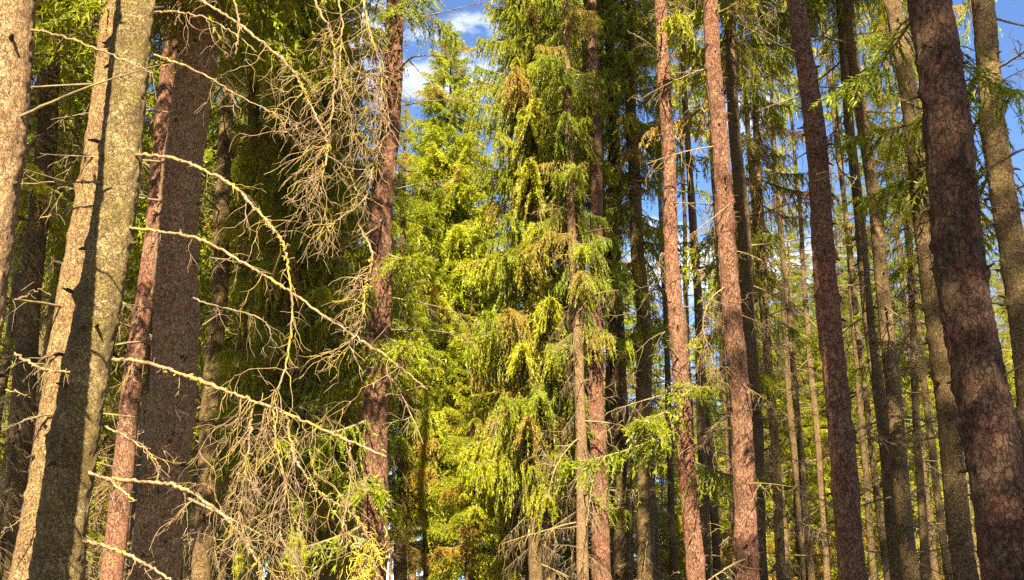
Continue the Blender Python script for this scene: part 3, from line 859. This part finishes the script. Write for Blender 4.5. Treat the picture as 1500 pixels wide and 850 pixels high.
def forest_tree(px, Y, cls, wid=None, cr=None, csc=None):
    for x0, x1, zn, labs in ZONES:
        if x0 <= px < x1:
            break
    x = (px - CX) / F * Y * 1.04
    lab, grp = labs[cls]
    H = fr.uniform(18.5, 24)
    pine = cls == 'p'
    t = thing('pine_tree' if pine else 'spruce_tree', lab, 'tree', grp)
    t.location = (x, Y, 0)
    t.rotation_euler = (fr.normal(0, 0.012), fr.normal(0, 0.012), fr.uniform(0, 6.28))
    w = fr.uniform(0.75, 1.35) * (0.9 if cls == 'm' else 1.1)
    if wid:
        w = wid
    if cls == 'm':
        tm = TRUNK_MID
    elif pine:
        tm = TRUNK_FARPINE
    else:
        tm = TRUNK_FAR
    o = link('trunk', tm[fr.integers(len(tm))], t)
    o.scale = (w, w, H / 21.0)
    if pine:
        c = link('crown', CROWN['pine'][fr.integers(2)], t)
        c.scale = (1, 1, H / 23)
    else:
        key = fr.choice(['high', 'low'] if cls == 'm' else (['far', 'farlow', 'farlow'] if Y > 45 else ['far', 'far', 'farlow']))
        key = cr or key
        lst = CROWN[key]
        c = link('crown', lst[fr.integers(len(lst))], t)
        s = csc or (fr.uniform(1.0, 1.4) if Y > 45 else fr.uniform(0.8, 1.15))
        c.scale = (s, s, H / 21.5)
    if cls == 'm':
        n = 14
        for i in range(n):
            z = fr.uniform(1.5, 9)
            o = link('dead_branch', DEAD[fr.integers(len(DEAD))], t)
            o.location = (0, 0, z)
            o.rotation_euler = (fr.uniform(-.4, .4), fr.uniform(-.3, .3), fr.uniform(0, 6.28))
            s = fr.uniform(0.6, 1.5)
            o.scale = (s, s, s)


def scatter(n, Y0, Y1, cls, sep, p_pine=0.0, tries=9000):
    got = 0
    for _ in range(tries):
        if got >= n:
            break
        Y = math.sqrt(fr.uniform(Y0 * Y0, Y1 * Y1))
        px = fr.uniform(-60, 1560)
        if Y < 75 and 575 < px < 752:
            continue
        if Y < 40 and 540 < px < 770:
            continue
        if px > 1080 and 21 < Y < 47 or (912 < px < 942 and Y < 95) or (740 < px < 1010 and (Y < 32 or fr.uniform() < 0.5)):
            continue
        x = (px - CX) / F * Y * 1.04
        q = np.array([x, Y])
        if min(np.hypot(*(q - p)) for p in placed) < sep:
            continue
        placed.append(q)
        forest_tree(px, Y, 'p' if fr.uniform() < p_pine else cls)
        got += 1
    return got


def pole(px, Y, w, cr, sc):
    """A slender straight stem with a high narrow crown and many bare dead branches."""
    global fr
    forest_tree(px, Y, 'm', w, cr, sc)
    placed.append(np.array([(px - CX) / F * Y * 1.04, Y]))


for px, Y, w in [(757, 24, .9), (797, 23, .8), (812, 26, .9), (842, 22, .7), (858, 27, .9), (884, 24, .8), (906, 28, 1.0), (948, 25, .9), (972, 22, .7), (990, 27, 1.0),
                 (1012, 18, .8), (1030, 23, .9), (1052, 28, 1.0), (1090, 21, .8), (1122, 19, .7), (1136, 26, .9), (1160, 22, .7), (1180, 28, .9), (1212, 20, .6), (1238, 25, .8),
                 (1262, 19, .6), (1290, 27, .9), (1322, 22, .7), (1345, 18, .6), (1378, 24, .8), (1402, 20, .7), (1440, 26, .9), (1472, 18, .7), (1495, 22, .8),
                 (30, 17, .9), (70, 22, .9), (110, 19, .8), (150, 26, 1.), (230, 18, .8), (270, 24, .9), (315, 19, .8), (360, 22, .9), (385, 18, .7), (420, 21, .8)]:
    pole(px + fr.uniform(-5, 5), Y, w, 'high' if px < 400 else 'pine', 0.4 if px > 1080 else 0.6)
YOUNG = {'left': ('young green spruce lit in a gap behind the left cluster', 'young spruces on the left'),
         'gap': ('young yellow green spruce at the foot of the opening', 'young spruces in the opening'),
         'centre': ('young sunlit spruce low behind the stems left of the pink pine', 'young spruces in the centre'),
         'right': ('young yellow green spruce glowing in the sun far behind the right stems', 'young spruces on the right')}
for i, (px, Y, H, zn) in enumerate([(1075, 31, 9, 'right'), (1108, 36, 12, 'right'), (1148, 33, 10, 'right'), (1172, 40, 13, 'right'), (1205, 30, 8.5, 'right'), (1232, 37, 12.5, 'right'),
                                    (1268, 33, 9.5, 'right'), (1292, 42, 14, 'right'), (1330, 31, 9, 'right'), (1362, 36, 12, 'right'), (1392, 32, 10, 'right'), (1428, 39, 13, 'right'), (1462, 33, 10, 'right'), (1490, 41, 14, 'right'), (1190, 45, 15, 'right'), (1315, 45, 15, 'right'), (1410, 46, 16, 'right'), (1125, 45, 15, 'right'),
                                    (655, 34, 8, 'gap'), (722, 31, 8, 'gap'),
                                    (742, 30, 8, 'centre'), (786, 33, 9, 'centre'), (836, 31, 8, 'centre'), (872, 35, 9, 'centre'), (902, 32, 7, 'centre'), (958, 34, 9, 'centre'), (986, 30, 8, 'centre'), (1022, 36, 11, 'centre'),
                                    (265, 30, 9, 'left'), (325, 27, 8, 'left'), (120, 31, 9, 'left'), (20, 29, 8, 'left')]):
    t = thing('young_spruce', YOUNG[zn][0], 'tree', YOUNG[zn][1])
    t.location = ((px - CX) / F * Y * 1.04, Y, 0)
    t.rotation_euler = (0, 0, i * 2.1)
    o = link('trunk', TRUNK_FAR[i % 3], t)
    o.scale = (0.55, 0.55, H / 21)
    c = link('crown', CROWN['gap'][i % 2], t)
    c.scale = (0.5 + 0.03 * H, 0.5 + 0.03 * H, H / 21)
    placed.append(np.array([t.location.x, Y]))
for px, Y, w in [(617, 47, 1.2), (641, 52, 1.3), (659, 44, 1.0), (676, 58, 1.3), (703, 49, 1.1), (722, 55, 1.2)]:
    forest_tree(px, Y, 'p', w)
for i, (px, Y) in enumerate([(1078, 37), (1112, 43), (1150, 38), (1186, 44), (1222, 36), (1256, 42), (1296, 38), (1338, 44), (1375, 37), (1418, 43), (1458, 38), (1492, 44)]):
    forest_tree(px, Y, 'f', 0.9, 'low', 1.0)
    placed.append(np.array([(px - CX) / F * Y * 1.04, Y]))
n1 = scatter(8, 15, 30, 'm', 1.6)
n2 = scatter(50, 28, 55, 'f', 2.0, 0.3)
n3 = scatter(66, 47, 95, 'f', 2.2, 0.25)
n4 = scatter(46, 95, 150, 'f', 3.0, 0.0)
print('scattered', n1, n2, n3)

# unseen trees added beside and behind the viewer to shade the stems
for i, (x, y, kind, hw, sc_) in enumerate([(-5.25, -2.0, ('low', 1), 22, 1.0), (-6.0, 6.0, ('low', 2), 22, 1.0), (-8.2, 9.0, ('high', 1), 22, 1.2), (-7.8, 3.0, ('low', 0), 21, 1.1), (-7.0, -7.5, ('high', 1), 22, 1.0),
                                           (3.75, -4.0, ('low', 0), 22, 1.0), (4.1, -8.5, ('low', 1), 22, 1.0), (6.4, 1.0, ('low', 1), 21, 1.0), (5.4, -6.0, ('low', 2), 23, 1.0), (7.2, -5.0, ('low', 0), 22, 1.1),
                                           (8.0, 4.5, ('low', 2), 21, 1.0), (5.9, -10.5, ('high', 0), 23, 1.0)]):
    t = thing('spruce_tree', 'unseen spruce added outside the picture to shade the stems in view', 'tree', 'shade trees added out of view')
    t.location = (x, y, 0)
    t.rotation_euler = (0, 0, i * 1.3)
    o = link('trunk', TRUNK_MID[i % 4], t)
    o.scale = (1.1, 1.1, hw / 21)
    c = link('crown', CROWN[kind[0]][kind[1]], t)
    c.scale = (sc_, sc_, hw / 21.5)

# ------------------------------------------------------------------ ground
def ground():
    m, nt = new_mat('forest_floor')
    L = nt.links.new
    out = N(nt, 'ShaderNodeOutputMaterial')
    bs = N(nt, 'ShaderNodeBsdfPrincipled', Roughness=0.95)
    L(bs.outputs[0], out.inputs[0])
    tc = N(nt, 'ShaderNodeTexCoord')
    v = tc.outputs['Object']
    c = mixc(nt, ramp(nt, noise(nt, v, 0.6, 6), 0.4, 0.62), (0.13, 0.085, 0.045), (0.07, 0.085, 0.02))
    c = mixc(nt, ramp(nt, noise(nt, v, 14, 6), 0.4, 0.7), c, (0.20, 0.14, 0.075))
    L(c, bs.inputs['Base Color'])
    bp = N(nt, 'ShaderNodeBump', Strength=0.8, Distance=0.05)
    L(noise(nt, v, 9, 8), bp.inputs['Height'])
    L(bp.outputs[0], bs.inputs['Normal'])
    g = np.concatenate([-np.geomspace(900, 45, 8), np.arange(-40, 41, 1.0), np.geomspace(45, 900, 8)])
    X, Y = np.meshgrid(g, g, indexing='ij')
    p = np.stack([X.ravel() * 0.35, Y.ravel() * 0.35, np.zeros(X.size)], 1)
    Z = (0.10 * vnoise(p, 3) + 0.05 * vnoise(p * 2.7, 4) - 0.02).clip(-0.2, 0.2)
    v_ = np.stack([X.ravel(), Y.ravel(), Z], 1)
    n = len(g)
    i, j = np.meshgrid(np.arange(n - 1), np.arange(n - 1), indexing='ij')
    q = np.stack([i * n + j, (i + 1) * n + j, (i + 1) * n + j + 1, i * n + j + 1], -1).reshape(-1, 4)
    mb = MB()
    mb.quads(v_, q)
    o = link('ground', mb.mesh('ground', [m]))
    o['kind'] = 'structure'


ground()

# ------------------------------------------------------------------ light
SUN_EL, SUN_AZ = 36.0, 178.0     # azimuth clockwise from the view direction (+Y)
w = bpy.data.worlds.new('World')
scn.world = w
w.use_nodes = True
nt = w.node_tree
for n in list(nt.nodes):
    nt.nodes.remove(n)
out = N(nt, 'ShaderNodeOutputWorld')
bg = N(nt, 'ShaderNodeBackground', Strength=0.058)
sky = N(nt, 'ShaderNodeTexSky', sky_type='NISHITA')
sky.sun_disc = False
sky.sun_elevation = R(SUN_EL)
sky.sun_rotation = R(SUN_AZ)
sky.air_density = 0.6
sky.dust_density = 0.0
sky.ozone_density = 5.0
tc = N(nt, 'ShaderNodeTexCoord')
mp = N(nt, 'ShaderNodeMapping')
mp.inputs['Scale'].default_value = (1, 1, 2.2)
mp.inputs['Location'].default_value = (0.9, 0.35, 0.2)
nt.links.new(tc.outputs['Generated'], mp.inputs[0])
cl = noise(nt, mp.outputs[0], 3.2, 7, 0.55)
cm = ramp(nt, cl, 0.56, 0.69)
nt.links.new(mixc(nt, cm, sky.outputs[0], (9.5, 9.5, 9.6)), bg.inputs[0])
nt.links.new(bg.outputs[0], out.inputs[0])

sl = bpy.data.lights.new('sun', 'SUN')
sl.energy = 5.0
sl.angle = R(0.5)
sl.color = (1.0, 0.88, 0.66)
so = bpy.data.objects.new('sun', sl)
COL.objects.link(so)
d = Vector((math.sin(R(SUN_AZ)) * math.cos(R(SUN_EL)), math.cos(R(SUN_AZ)) * math.cos(R(SUN_EL)), math.sin(R(SUN_EL))))
so.rotation_euler = d.to_track_quat('Z', 'Y').to_euler()

# ------------------------------------------------------------------ camera
cam = bpy.data.cameras.new('camera')
cam.sensor_width = 36.0
cam.lens = 36.0 * F / 1500.0
cam.clip_end = 3000
co = bpy.data.objects.new('camera', cam)
COL.objects.link(co)
co.location = EYE
co.rotation_euler = (math.pi / 2 + PITCH, 0, 0)
scn.camera = co

vs = scn.view_settings
vs.view_transform = 'Standard'
vs.look = 'None'
vs.exposure = 2.55
vs.gamma = 1.0
vs.use_curve_mapping = False
scn.cycles.max_bounces = 12
scn.cycles.diffuse_bounces = 8
scn.cycles.transparent_max_bounces = 8
scn.cycles.use_denoising = False
scn.cycles.sample_clamp_indirect = 3.0
